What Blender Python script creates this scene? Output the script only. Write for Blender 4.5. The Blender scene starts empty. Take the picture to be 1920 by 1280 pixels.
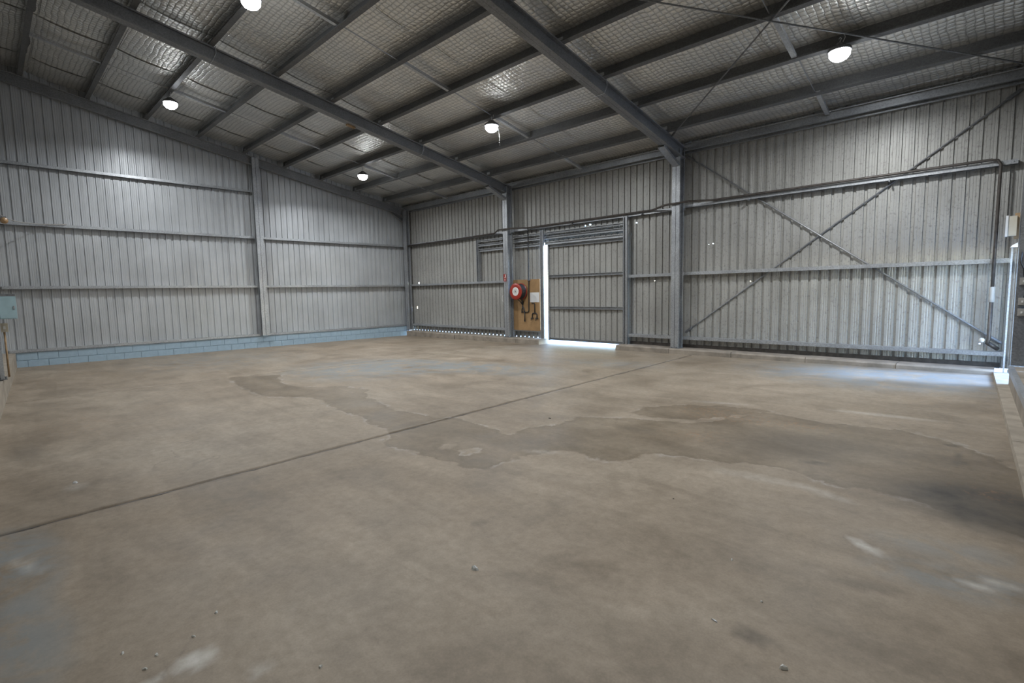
import bpy, math, random
from mathutils import Vector, Matrix
random.seed(7)
sc = bpy.context.scene
col = sc.collection

# ------------------------------------------------------------------ camera
cam_d = bpy.data.cameras.new('camera')
cam_d.sensor_width = 36.0
cam_d.lens = 963.04 * 36 / 1920
cam_d.clip_start = 0.02
cam_d.clip_end = 400
cam = bpy.data.objects.new('camera', cam_d)
col.objects.link(cam)
a, b, c = math.radians(134.34), math.radians(5.475), math.radians(1.086)
F = Vector((math.cos(a), math.sin(a), 0)); Rt = Vector((math.sin(a), -math.cos(a), 0)); D = Vector((0, 0, -1))
F2 = F * math.cos(b) + D * math.sin(b); D2 = D * math.cos(b) - F * math.sin(b)
R3 = Rt * math.cos(c) + D2 * math.sin(c); D3 = D2 * math.cos(c) - Rt * math.sin(c)
m = Matrix((R3, -D3, -F2)).transposed().to_4x4()
m.translation = Vector((18.02, -12.30, 1.70))
cam.matrix_world = m
sc.camera = cam

# ------------------------------------------------------------------ world, exposure
w = bpy.data.worlds.new('sky'); sc.world = w
w.use_nodes = True
wn = w.node_tree.nodes; wl = w.node_tree.links
bg = wn['Background']
sky = wn.new('ShaderNodeTexSky'); sky.sky_type = 'NISHITA'; sky.sun_disc = False
sky.sun_elevation = math.radians(38); sky.sun_rotation = math.radians(79); sky.dust_density = .1; sky.ozone_density = 2.5
wl.new(sky.outputs[0], bg.inputs[0])
bg.inputs[1].default_value = 2.4
sun_d = bpy.data.lights.new('hazy_sun', 'SUN'); sun_d.energy = 11.0; sun_d.angle = math.radians(18); sun_d.color = (.36, .58, 1.0)
sun = bpy.data.objects.new('hazy_sun', sun_d); col.objects.link(sun)
sun.rotation_euler = Vector((-1, -.2, -.80)).to_track_quat('-Z', 'Y').to_euler(); sun.location = (40, 8, 30)
vs = sc.view_settings
vs.view_transform = 'Standard'; vs.look = 'None'; vs.exposure = 0.0; vs.gamma = 1.0
vs.use_curve_mapping = False
LAMP_POWER = 175.0      # watts per high bay lamp
LAMP_SPREAD = math.radians(163)

# ------------------------------------------------------------------ material helpers
def mat(name):
    m = bpy.data.materials.new(name); m.use_nodes = True
    nt = m.node_tree
    return m, nt, nt.nodes['Principled BSDF']
def N(nt, t, **kw):
    n = nt.nodes.new(t)
    for k, v in kw.items():
        if k in n.inputs: n.inputs[k].default_value = v
        else: setattr(n, k, v)
    return n
def ramp(nt, src, stops):
    r = nt.nodes.new('ShaderNodeValToRGB')
    e = r.color_ramp.elements
    while len(e) < len(stops): e.new(0.5)
    for i, (p, cc) in enumerate(stops):
        e[i].position = p; e[i].color = (*cc, 1) if len(cc) == 3 else cc
    nt.links.new(src, r.inputs[0])
    return r
def mix(nt, fac, A, B, mode='MIX'):
    n = nt.nodes.new('ShaderNodeMix'); n.data_type = 'RGBA'; n.blend_type = mode
    for s, v in ((n.inputs[0], fac), (n.inputs[6], A), (n.inputs[7], B)):
        if hasattr(v, 'is_linked'): nt.links.new(v, s)
        elif isinstance(v, (int, float)): s.default_value = v
        else: s.default_value = (*v, 1)
    return n.outputs[2]
def math_(nt, op, A, B=None, clamp=False):
    n = nt.nodes.new('ShaderNodeMath'); n.operation = op; n.use_clamp = clamp
    for i, v in enumerate((A, B)):
        if v is None: continue
        if hasattr(v, 'is_linked'): nt.links.new(v, n.inputs[i])
        else: n.inputs[i].default_value = v
    return n.outputs[0]
def geo_pos(nt): return nt.nodes.new('ShaderNodeNewGeometry').outputs['Position']
def noise(nt, vec, scale, detail=4, rough=.55, dist=0, mscale=None):
    if mscale:
        mp = N(nt, 'ShaderNodeMapping'); mp.inputs['Scale'].default_value = mscale
        nt.links.new(vec, mp.inputs['Vector']); vec = mp.outputs[0]
    n = N(nt, 'ShaderNodeTexNoise', Scale=scale, Detail=detail, Roughness=rough, Distortion=dist)
    nt.links.new(vec, n.inputs['Vector'])
    return n.outputs['Fac']
def bump(nt, bsdf, h, strength, dist=0.01):
    n = N(nt, 'ShaderNodeBump', Strength=strength, Distance=dist)
    nt.links.new(h, n.inputs['Height']); nt.links.new(n.outputs[0], bsdf.inputs['Normal'])
    return n
def simple(name, colr, rough=.5, metal=0.0, var=.12, scale=6):
    m, nt, bs = mat(name)
    p = geo_pos(nt)
    f = noise(nt, p, scale)
    r = ramp(nt, f, [(.3, tuple(x * (1 - var) for x in colr)), (.7, tuple(min(1, x * (1 + var)) for x in colr))])
    nt.links.new(r.outputs[0], bs.inputs['Base Color'])
    bs.inputs['Roughness'].default_value = rough; bs.inputs['Metallic'].default_value = metal
    return m

def cladding_mat(name, base, dirt, rough=.42, metal=.55):
    m, nt, bs = mat(name)
    p = geo_pos(nt)
    streak = noise(nt, p, 1.0, 3, mscale=(9, 9, .25))
    cloud = noise(nt, p, 1.1, 4)
    cc = mix(nt, streak, tuple(x * .86 for x in base), tuple(x * 1.1 for x in base))
    cl = ramp(nt, cloud, [(.3, (.86, .86, .86)), (.7, (1.05, 1.05, 1.05))])
    cc = mix(nt, 1.0, cc, cl.outputs[0], 'MULTIPLY')
    if dirt > 0:
        sp = noise(nt, p, 24, 6, .72, mscale=(1, 1, .8))
        spr = ramp(nt, sp, [(.54, (0, 0, 0)), (.66, (1, 1, 1))])
        f = math_(nt, 'MULTIPLY', spr.outputs[0], dirt)
        cc = mix(nt, f, cc, (.10, .098, .092))
        sep = nt.nodes.new('ShaderNodeSeparateXYZ'); nt.links.new(p, sep.inputs[0])
        rust = noise(nt, p, 7, 4, .65)
        rr = ramp(nt, rust, [(.66, (0, 0, 0)), (.76, (1, 1, 1))])
        low = math_(nt, 'LESS_THAN', sep.outputs[2], 1.3)
        cc = mix(nt, math_(nt, 'MULTIPLY', math_(nt, 'MULTIPLY', rr.outputs[0], low), .35), cc, (.30, .19, .11))
    nt.links.new(cc, bs.inputs['Base Color'])
    rg = ramp(nt, cloud, [(.3, (rough - .06,) * 3), (.7, (rough + .08,) * 3)])
    nt.links.new(rg.outputs[0], bs.inputs['Roughness'])
    bs.inputs['Metallic'].default_value = metal
    bump(nt, bs, noise(nt, p, 2.2, 2), .06, .02)
    return m
M = {}
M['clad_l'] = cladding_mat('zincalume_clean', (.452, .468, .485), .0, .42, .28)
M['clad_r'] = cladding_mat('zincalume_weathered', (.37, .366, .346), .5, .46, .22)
def galv_mat(name, base, rough=.42, metal=.6):
    m, nt, bs = mat(name)
    p = geo_pos(nt)
    v = N(nt, 'ShaderNodeTexVoronoi', Scale=55.0); nt.links.new(p, v.inputs['Vector'])
    sep = nt.nodes.new('ShaderNodeSeparateColor'); nt.links.new(v.outputs['Color'], sep.inputs[0])
    n2 = noise(nt, p, 1.6, 4)
    cc = mix(nt, sep.outputs[0], tuple(x * .8 for x in base), tuple(x * 1.15 for x in base))
    r2 = ramp(nt, n2, [(.3, (.78, .78, .80)), (.7, (1.08, 1.08, 1.08))])
    cc = mix(nt, 1.0, cc, r2.outputs[0], 'MULTIPLY')
    nt.links.new(cc, bs.inputs['Base Color'])
    bs.inputs['Roughness'].default_value = rough; bs.inputs['Metallic'].default_value = metal
    return m
M['galv'] = galv_mat('galvanised_steel', (.41, .425, .44))
M['galv_dark'] = galv_mat('galvanised_steel_weathered', (.21, .215, .22), .5, .5)
M['galv_light'] = galv_mat('galvanised_steel_bright', (.52, .54, .56), .35, .6)
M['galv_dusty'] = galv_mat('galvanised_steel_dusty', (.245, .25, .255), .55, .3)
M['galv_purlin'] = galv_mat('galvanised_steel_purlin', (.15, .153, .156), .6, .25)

def foil_mat():
    m, nt, bs = mat('silver_foil_blanket')
    p = geo_pos(nt)
    wob = noise(nt, p, 2.3, 3)
    mp = N(nt, 'ShaderNodeMapping'); nt.links.new(p, mp.inputs['Vector'])
    sep = nt.nodes.new('ShaderNodeSeparateXYZ'); nt.links.new(p, sep.inputs[0])
    def quilt(axis, period):
        w_ = math_(nt, 'MULTIPLY', wob, .10)
        s = math_(nt, 'ADD', sep.outputs[axis], w_)
        s = math_(nt, 'SINE', math_(nt, 'MULTIPLY', s, math.pi / period))
        return math_(nt, 'POWER', math_(nt, 'ABSOLUTE', s), .42)
    q = math_(nt, 'MULTIPLY', quilt(0, .105), quilt(1, .095))
    cr = noise(nt, p, 5.5, 5, .62, 1.2)
    h = math_(nt, 'ADD', math_(nt, 'MULTIPLY', q, .55), math_(nt, 'MULTIPLY', cr, 1.1))
    bump(nt, bs, h, .7, .028)
    n2 = noise(nt, p, .8, 3)
    cl = ramp(nt, n2, [(.35, (.74, .74, .72)), (.7, (.88, .86, .81))])
    seam = ramp(nt, q, [(.35, (.74, .74, .74)), (.72, (1, 1, 1))])
    cc = mix(nt, 1.0, cl.outputs[0], seam.outputs[0], 'MULTIPLY')
    nt.links.new(cc, bs.inputs['Base Color'])
    bs.inputs['Metallic'].default_value = .62
    bs.inputs['Roughness'].default_value = .33
    return m
M['foil'] = foil_mat()

def floor_mat():
    m, nt, bs = mat('stained_concrete_floor')
    p = geo_pos(nt)
    big = noise(nt, p, .35, 5, .6, .6)
    midn = noise(nt, p, 1.7, 6, .62, .4)
    fine = noise(nt, p, 14, 8, .7)
    grain = noise(nt, p, 90, 4, .6)
    sweep = noise(nt, p, 1.0, 4, .6, .8, mscale=(.5, 2.6, 1))
    base = ramp(nt, big, [(.28, (.204, .161, .115)), (.5, (.262, .214, .161)), (.72, (.312, .264, .206))])
    m2 = ramp(nt, midn, [(.28, (.72, .70, .67)), (.5, (1, 1, 1)), (.75, (1.16, 1.17, 1.19))])
    cc = mix(nt, 1.0, base.outputs[0], m2.outputs[0], 'MULTIPLY')
    s2 = ramp(nt, sweep, [(.3, (.84, .83, .81)), (.7, (1.09, 1.09, 1.09))])
    cc = mix(nt, 1.0, cc, s2.outputs[0], 'MULTIPLY')
    f2 = ramp(nt, fine, [(.3, (.82, .81, .79)), (.7, (1.11, 1.11, 1.12))])
    cc = mix(nt, 1.0, cc, f2.outputs[0], 'MULTIPLY')
    g2 = ramp(nt, grain, [(.35, (.93, .93, .93)), (.65, (1.05, 1.05, 1.05))])
    cc = mix(nt, 1.0, cc, g2.outputs[0], 'MULTIPLY')
    def attr(n): 
        at = N(nt, 'ShaderNodeAttribute'); at.attribute_name = n; return at.outputs['Fac']
    edge = math_(nt, 'MULTIPLY', math_(nt, 'SUBTRACT', noise(nt, p, 5, 6, .65), .5), .34)
    # blue-grey worn paint film, and blue daylight tinted into the concrete near the end doorway
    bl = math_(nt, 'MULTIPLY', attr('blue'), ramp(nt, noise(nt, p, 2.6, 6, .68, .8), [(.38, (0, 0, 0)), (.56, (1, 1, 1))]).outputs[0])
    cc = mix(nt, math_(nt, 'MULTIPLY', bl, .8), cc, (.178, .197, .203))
    # damp stain: signed distance stored on the slab, inside > 0
    sd = math_(nt, 'ADD', attr('damp'), edge)
    inside = ramp(nt, math_(nt, 'ADD', math_(nt, 'MULTIPLY', sd, 4.0), .5), [(.42, (0, 0, 0)), (.56, (1, 1, 1))]).outputs[0]
    rim = ramp(nt, math_(nt, 'ADD', math_(nt, 'MULTIPLY', sd, 3.0), .5), [(.30, (0, 0, 0)), (.44, (1, 1, 1)), (.50, (0, 0, 0))]).outputs[0]
    drk = ramp(nt, math_(nt, 'ADD', math_(nt, 'MULTIPLY', sd, 3.0), .5), [(.46, (0, 0, 0)), (.56, (1, 1, 1)), (.75, (0, 0, 0))]).outputs[0]
    cc = mix(nt, math_(nt, 'MULTIPLY', inside, ramp(nt, noise(nt, p, 1.3, 5, .6), [(.3, (.45, .45, .45)), (.7, (.95, .95, .95))]).outputs[0]), cc, mix(nt, 1.0, cc, (.62, .59, .53), 'MULTIPLY'))
    cc = mix(nt, math_(nt, 'MULTIPLY', drk, .35), cc, mix(nt, 1.0, cc, (.70, .68, .62), 'MULTIPLY'))
    rimn = ramp(nt, noise(nt, p, 3.1, 3), [(.45, (0, 0, 0)), (.6, (1, 1, 1))]).outputs[0]
    cc = mix(nt, math_(nt, 'MULTIPLY', math_(nt, 'MULTIPLY', rim, rimn), .45), cc, (.36, .34, .32))
    # oil
    oil = math_(nt, 'MULTIPLY', attr('oil'), ramp(nt, midn, [(.25, (.35, .35, .35)), (.65, (1, 1, 1))]).outputs[0], True)
    cc = mix(nt, oil, cc, (.040, .034, .028))
    # chalk / powder
    pw = math_(nt, 'MULTIPLY', attr('powder'), ramp(nt, fine, [(.25, (.45, .45, .45)), (.6, (1, 1, 1))]).outputs[0], True)
    cc = mix(nt, pw, cc, (.52, .50, .46))
    # rust flecks
    rs = math_(nt, 'MULTIPLY', attr('rust'), ramp(nt, noise(nt, p, 22, 5, .7), [(.53, (0, 0, 0)), (.66, (1, 1, 1))]).outputs[0], True)
    cc = mix(nt, math_(nt, 'MULTIPLY', rs, .55), cc, (.36, .17, .06))
    # hairline cracks
    cv = N(nt, 'ShaderNodeTexVoronoi', Scale=.33); cv.feature = 'DISTANCE_TO_EDGE'
    wv = N(nt, 'ShaderNodeVectorMath'); wv.operation = 'ADD'
    nz = N(nt, 'ShaderNodeTexNoise', Scale=2.2, Detail=6.0); nt.links.new(p, nz.inputs['Vector'])
    sc_ = N(nt, 'ShaderNodeVectorMath'); sc_.operation = 'SCALE'; sc_.inputs[3].default_value = .5
    nt.links.new(nz.outputs['Color'], sc_.inputs[0])
    nt.links.new(p, wv.inputs[0]); nt.links.new(sc_.outputs[0], wv.inputs[1]); nt.links.new(wv.outputs[0], cv.inputs['Vector'])
    ck = ramp(nt, cv.outputs[0], [(.0, (1, 1, 1)), (.0035, (0, 0, 0))]).outputs[0]
    ck = math_(nt, 'MULTIPLY', ck, ramp(nt, big, [(.54, (0, 0, 0)), (.64, (.35, .35, .35))]).outputs[0])
    cc = mix(nt, ck, cc, (.12, .10, .085))
    # small dark specks
    vs_ = N(nt, 'ShaderNodeTexVoronoi', Scale=5.0); nt.links.new(p, vs_.inputs['Vector'])
    spk = ramp(nt, vs_.outputs['Distance'], [(.02, (1, 1, 1)), (.045, (0, 0, 0))]).outputs[0]
    spk = math_(nt, 'MULTIPLY', spk, ramp(nt, midn, [(.5, (0, 0, 0)), (.6, (1, 1, 1))]).outputs[0])
    cc = mix(nt, math_(nt, 'MULTIPLY', spk, .6), cc, (.09, .08, .07))
    nt.links.new(cc, bs.inputs['Base Color'])
    rg = ramp(nt, midn, [(.3, (.50, .50, .50)), (.7, (.68, .68, .68))])
    rgh = math_(nt, 'SUBTRACT', rg.outputs[0], math_(nt, 'MULTIPLY', inside, .06))
    nt.links.new(rgh, bs.inputs['Roughness'])
    bs.inputs['Specular IOR Level'].default_value = .4
    bump(nt, bs, math_(nt, 'ADD', fine, math_(nt, 'MULTIPLY', grain, .5)), .12, .004)
    return m
M['floor'] = floor_mat()
M['joint'] = simple('dark_joint_filler', (.035, .03, .026), .9, 0, .4, 30)
M['kerb'] = simple('kerb_concrete', (.25, .215, .175), .8, 0, .28, 4)
M['kerb2'] = simple('dusty_kerb_concrete', (.30, .26, .21), .85, 0, .22, 5)
M['block'] = simple('pale_blue_painted_block', (.30, .40, .485), .6, 0, .07, 9)
M['mortar'] = simple('pale_blue_painted_mortar', (.245, .33, .40), .75, 0, .12, 20)
M['pipe'] = simple('dark_steel_pipe', (.085, .075, .068), .5, .5, .3, 12)
M['ply'] = simple('plywood', (.29, .175, .078), .7, 0, .16, 5)
M['red'] = simple('fire_red_paint', (.29, .026, .015), .4, 0, .06, 5)
M['black'] = simple('black_rubber', (.018, .018, .019), .55, 0, .2, 20)
M['white'] = simple('white_plastic', (.68, .68, .66), .5, 0, .04, 10)
M['paper'] = simple('white_paper', (.62, .63, .64), .8, 0, .03, 10)
M['ink'] = simple('grey_print', (.26, .25, .24), .8, 0, .1, 10)
M['beige'] = simple('beige_plastic', (.52, .47, .37), .5, 0, .06, 8)
M['greybox'] = simple('grey_plastic', (.33, .32, .30), .55, 0, .06, 8)
M['bluebox'] = simple('pale_blue_enamel', (.33, .46, .50), .45, 0, .07, 7)
M['timber'] = simple('rough_timber', (.33, .22, .12), .8, 0, .25, 12)
M['amber'] = simple('amber_lens', (.36, .23, .12), .35, 0, .1, 10)
M['leafdark'] = simple('dark_crumb', (.06, .055, .05), .8, 0, .3, 30)
M['stone'] = simple('pale_chip', (.50, .50, .48), .8, 0, .2, 40)
M['outside'] = simple('outside_concrete', (.55, .54, .52), .8, 0, .05, 1)
m, nt, bs = mat('led_diffuser')
bs.inputs['Base Color'].default_value = (.9, .9, .9, 1)
bs.inputs['Emission Color'].default_value = (.93, .97, 1.0, 1)
bs.inputs['Emission Strength'].default_value = 38.0
M['led'] = m

# ------------------------------------------------------------------ mesh helpers
class MB:
    def __init__(self): self.v = []; self.f = []
    def add(self, vs, fs):
        o = len(self.v); self.v += [tuple(x) for x in vs]; self.f += [tuple(i + o for i in f) for f in fs]
    def box(self, lo, hi):
        x0, y0, z0 = lo; x1, y1, z1 = hi
        self.hexa([(x0, y0, z0), (x1, y0, z0), (x1, y1, z0), (x0, y1, z0), (x0, y0, z1), (x1, y0, z1), (x1, y1, z1), (x0, y1, z1)])
        return self
    def hexa(self, p):
        self.add(p, [(3, 2, 1, 0), (4, 5, 6, 7), (0, 1, 5, 4), (1, 2, 6, 5), (2, 3, 7, 6), (3, 0, 4, 7)]); return self
    def prism(self, prof, p0, p1, side, up):
        """closed outline prof [(a,b)] (a along side, b along up) swept from p0 to p1"""
        p0 = Vector(p0); p1 = Vector(p1); side = Vector(side); up = Vector(up); n = len(prof)
        vs = [p0 + side * q[0] + up * q[1] for q in prof] + [p1 + side * q[0] + up * q[1] for q in prof]
        fs = [(i, (i + 1) % n, n + (i + 1) % n, n + i) for i in range(n)] + [tuple(range(n - 1, -1, -1)), tuple(range(n, 2 * n))]
        self.add(vs, fs); return self
    def tube(self, pts, r, seg=10, cap=True):
        pts = [Vector(p) for p in pts]; n = len(pts); vs = []; prev = None
        for i, p in enumerate(pts):
            d = ((pts[min(i + 1, n - 1)] - pts[max(i - 1, 0)])).normalized()
            if prev is None:
                s = d.cross(Vector((0, 0, 1)))
                if s.length < .05: s = d.cross(Vector((1, 0, 0)))
            else: s = prev - d * prev.dot(d)
            s.normalize(); prev = s; u = s.cross(d)
            rr = r[i] if isinstance(r, (list, tuple)) else r
            vs += [p + (s * math.cos(2 * math.pi * k / seg) + u * math.sin(2 * math.pi * k / seg)) * rr for k in range(seg)]
        fs = [(i * seg + k, i * seg + (k + 1) % seg, (i + 1) * seg + (k + 1) % seg, (i + 1) * seg + k) for i in range(n - 1) for k in range(seg)]
        if cap: fs += [tuple(range(seg - 1, -1, -1)), tuple(range((n - 1) * seg, n * seg))]
        self.add(vs, fs); return self
    def lathe(self, prof, centre, axis, seg=24):
        """prof [(radius, along axis)]"""
        c_ = Vector(centre); ax = Vector(axis).normalized()
        s = ax.cross(Vector((0, 0, 1)))
        if s.length < .05: s = ax.cross(Vector((1, 0, 0)))
        s.normalize(); u = ax.cross(s); n = len(prof); vs = []
        for r, t in prof:
            vs += [c_ + ax * t + (s * math.cos(2 * math.pi * k / seg) + u * math.sin(2 * math.pi * k / seg)) * max(r, 1e-4) for k in range(seg)]
        fs = [(i * seg + k, (i + 1) * seg + k, (i + 1) * seg + (k + 1) % seg, i * seg + (k + 1) % seg) for i in range(n - 1) for k in range(seg)]
        self.add(vs, fs); return self
    def build(self, name, material, parent=None, smooth=False):
        me = bpy.data.meshes.new(name); me.from_pydata(self.v, [], self.f); me.update()
        if smooth:
            for p in me.polygons: p.use_smooth = True
        me.materials.append(M[material] if isinstance(material, str) else material)
        o = bpy.data.objects.new(name, me); col.objects.link(o)
        if parent is not None: set_parent(o, parent)
        return o
def set_parent(o, p):
    # keep the given world coordinates
    o.parent = p
    o.matrix_parent_inverse = Matrix.Translation(-p_world(p))
def p_world(p):
    t = Vector(p.location)
    return t
def tag(o, label=None, cat=None, group=None, kind=None):
    if label: o['label'] = label
    if cat: o['category'] = cat
    if group: o['group'] = group
    if kind: o['kind'] = kind
    return o
def empty(name, loc, label=None, cat=None, group=None, kind=None):
    o = bpy.data.objects.new(name, None); o.empty_display_size = .1; o.location = loc; col.objects.link(o)
    return tag(o, label, cat, group, kind)

def c_section(d, wd, lip=.02, t=.006):
    """lipped channel: web along b (depth d) at a=0, flanges towards +a"""
    return [(0, 0), (wd, 0), (wd, lip), (wd - t, lip), (wd - t, t), (t, t), (t, d - t), (wd - t, d - t), (wd - t, d - lip), (wd, d - lip), (wd, d), (0, d)]
def z_section(d, wd, lip=.02, t=.006):
    return [(-wd, lip), (-wd, 0), (t / 2, 0), (t / 2, d - t), (wd - t, d - t), (wd - t, d - lip), (wd, d - lip), (wd, d), (-t / 2, d), (-t / 2, t), (-wd + t, t), (-wd + t, lip)]

SL = .191
def zr(y): return 5.12 - SL * y           # top of rafters / underside of purlins
def fz(x, y):
    u = x / 18; v = -y / 12.3
    return .13 * u * (1 - v) + .03 * v * (1 - u)

# wall frames: s along wall, d outward from the girt plane, z up
class WF:
    def __init__(self, p0, p1, out):
        self.p0 = Vector((*p0, 0)); d = Vector((*p1, 0)) - self.p0; self.len = d.length; self.d = d.normalized()
        o = Vector((*out, 0)); o -= self.d * o.dot(self.d); self.o = o.normalized()
    def __call__(self, s, d, z): return self.p0 + self.d * s + self.o * d + Vector((0, 0, z))
WL = WF((0, 0), (0, -12.0), (-1, 0))           # gable wall, picture left
WR = WF((0, 0), (18.0, 0), (0, 1))             # long wall, picture right
WS = WF((0, -12.0), (18.5, -12.9), (0, -1))    # long wall beside the camera
WE = WF((18.02, 0), (18.66, -12.9), (1, 0))    # end wall beside the camera

# ------------------------------------------------------------------ floor
def poly_sd(poly, x, y):
    ins = False; best = 1e9; n = len(poly)
    for i in range(n):
        x0, y0 = poly[i]; x1, y1 = poly[(i + 1) % n]
        if (y0 > y) != (y1 > y) and x < (x1 - x0) * (y - y0) / (y1 - y0) + x0: ins = not ins
        dx, dy = x1 - x0, y1 - y0
        t = max(0, min(1, ((x - x0) * dx + (y - y0) * dy) / (dx * dx + dy * dy + 1e-12)))
        dd = (x0 + t * dx - x) ** 2 + (y0 + t * dy - y) ** 2
        if dd < best: best = dd
    dd = math.sqrt(best)
    return dd if ins else -dd
RIVER = [(9.62, -8.02), (10.06, -7.81), (10.55, -8.04), (11.55, -8.27), (12.57, -8.17), (12.78, -8.0), (13.12, -8.05), (13.6, -8.08), (13.86, -8.13), (13.84, -7.82), (14.01, -7.47), (13.98, -6.98), (14.52, -6.62), (15.18, -6.4), (15.39, -6.13), (15.65, -5.59), (15.77, -5.21), (16.46, -5.39), (17.18, -5.21), (17.71, -5.52), (18.3, -6.36), (18.4, -7.86), (18.0, -7.62), (17.62, -7.47), (17.31, -7.42), (16.97, -7.44), (16.59, -7.3), (16.16, -7.43), (15.74, -7.56), (15.43, -7.77), (15.35, -8.11), (15.17, -8.21), (14.87, -8.12), (14.68, -8.21), (14.51, -8.62), (14.5, -8.88), (14.52, -9.1), (14.36, -9.17), (14.04, -9.21), (13.67, -9.23), (13.15, -9.28), (12.96, -9.26), (12.72, -9.01), (12.44, -8.9), (12.0, -8.88), (11.71, -8.79), (11.1, -8.79), (9.83, -8.6)]
PATCH = [(6.3, -8.84), (6.83, -7.93), (7.18, -8.18), (8.09, -8.4), (8.67, -8.37), (9.22, -7.82), (9.92, -7.67), (10.32, -7.95), (10.07, -8.26), (9.76, -8.66), (9.02, -9.13), (7.69, -9.06)]
TONGUE = [(14.43, -6.36), (14.39, -5.92), (14.73, -5.49), (15.22, -5.2), (15.75, -5.15), (15.61, -5.48), (15.33, -5.98), (15.09, -6.24), (14.73, -6.38)]
DRY = [[(13.59, -8.97), (13.54, -8.83), (13.66, -8.73), (13.74, -8.9), (13.69, -9.01)], [(13.99, -9.03), (13.88, -8.85), (13.99, -8.66), (14.12, -8.85), (14.04, -9.02)]]
def damp(x, y):
    if x < 5.5 or y > -4.3 or y < -10.2: return -.6
    s = max(poly_sd(RIVER, x, y), poly_sd(PATCH, x, y), poly_sd(TONGUE, x, y))
    for q in DRY: s = min(s, -poly_sd(q, x, y))
    return max(-.6, min(.6, s))
def blob(x, y, cx, cy, rx, ry=None, ang=0):
    ry = ry or rx; dx, dy = x - cx, y - cy
    ca, sa = math.cos(ang), math.sin(ang)
    u = (dx * ca + dy * sa) / rx; v = (-dx * sa + dy * ca) / ry
    return max(0.0, 1 - (u * u + v * v))
OIL = [(18.15, -7.3, .85, .6, 0, 1.3), (17.7, -7.0, .8, .35, .5, .35), (17.65, -5.57, .12, .05, .5, .8), (17.75, -6.17, .10, .06, 1, .9), (17.72, -5.95, .05, .16, 0, .6), (16.77, -6.98, .16, .06, .4, .8), (16.35, -6.7, .9, .5, .3, .35), (16.6, -6.2, 1.0, .35, .1, .3), (13.6, -7.2, .5, .25, .2, .25), (14.9, -7.0, .3, .2, 0, .35), (12.9, -8.55, .5, .3, .1, .18), (17.2, -9.84, .12, .07, .3, .7), (17.5, -9.0, .25, .07, .3, .45), (15.3, -9.9, .07, .05, .3, .5), (7.4, -.7, 1.5, .5, 0, .3), (9.6, -.9, 1.4, .5, 0, .25), (14.2, -12.6, .5, .25, 0, .5), (15.2, -12.45, .4, .2, .2, .6), (10.2, -12.1, .5, .2, 0, .5), (8.6, -6.9, .9, .25, .4, .3), (9.2, -6.4, .9, .2, .2, .25)]
BLUE = [(7.4, -6.4, 2.2, 1.9, .3, 1), (8.3, -5.3, 2.0, 1.2, .2, 1), (10.0, -4.6, 2.0, .9, .1, .9), (11.5, -2.6, 1.6, .7, .1, .6), (16.3, -1.4, 2.6, 1.7, 0, 1), (13.5, -12.3, .9, .3, 0, 1), (14.6, -12.3, .6, .25, 0, .9), (2.5, -8, 3, 2.5, 0, .5), (17.95, -8.6, .6, .25, .3, .8), (17.8, -8.2, .5, .2, .2, .6)]  # worn film, except the blob inside the end doorway: blue daylight put into colour
POW = [(15.36, -11.74, .10, .075, 1.3, 1.25), (15.37, -11.93, .035, .10, -.05, .7), (17.42, -8.49, .15, .05, -.6, .9), (17.93, -8.62, .14, .035, .2, .7), (18.05, -8.5, .12, .06, .2, .5), (15.65, -11.56, .05, .06, .4, .5), (12.0, -11.85, .15, .10, 0, .25), (13.55, -12.25, .25, .05, .3, .4), (16.5, -7.7, .5, .12, .1, .22), (17.0, -7.72, .3, .09, -.3, .28), (16.9, -4.55, .7, .10, .1, .4), (15.1, -5.05, .5, .07, .3, .3), (14.6, -8.35, .28, .06, .5, .3)]
RUST = [(15.35, -5.7, .8, .5, 0, .8), (16.2, -5.7, .6, .3, 0, .8), (15.5, -6.8, .5, .3, 0, .7), (17.95, -6.9, .3, .2, 0, .6), (6.5, -.9, 1.2, .4, 0, .6), (9, -11.6, 1.0, .5, 0, .4)]
def acc(L, x, y): return min(1.0, sum(s * blob(x, y, cx, cy, rx, ry, an) for cx, cy, rx, ry, an, s in L))
base = MB(); base.hexa([(-.3, .25, -.30), (18.9, .25, -.30), (18.9, -13.2, -.30), (-.3, -13.2, -.30), (-.3, .25, -.045), (18.9, .25, .055), (18.9, -13.2, -.055), (-.3, -13.2, -.03)][::1])
floor = base.build('floor', 'joint')
tag(floor, 'stained brown grey concrete floor slab with dark joints', 'floor', kind='structure')
def xj1(y): return 12.43 - .032 * y
def xj2(y): return 6.87 + .06 * y
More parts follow.
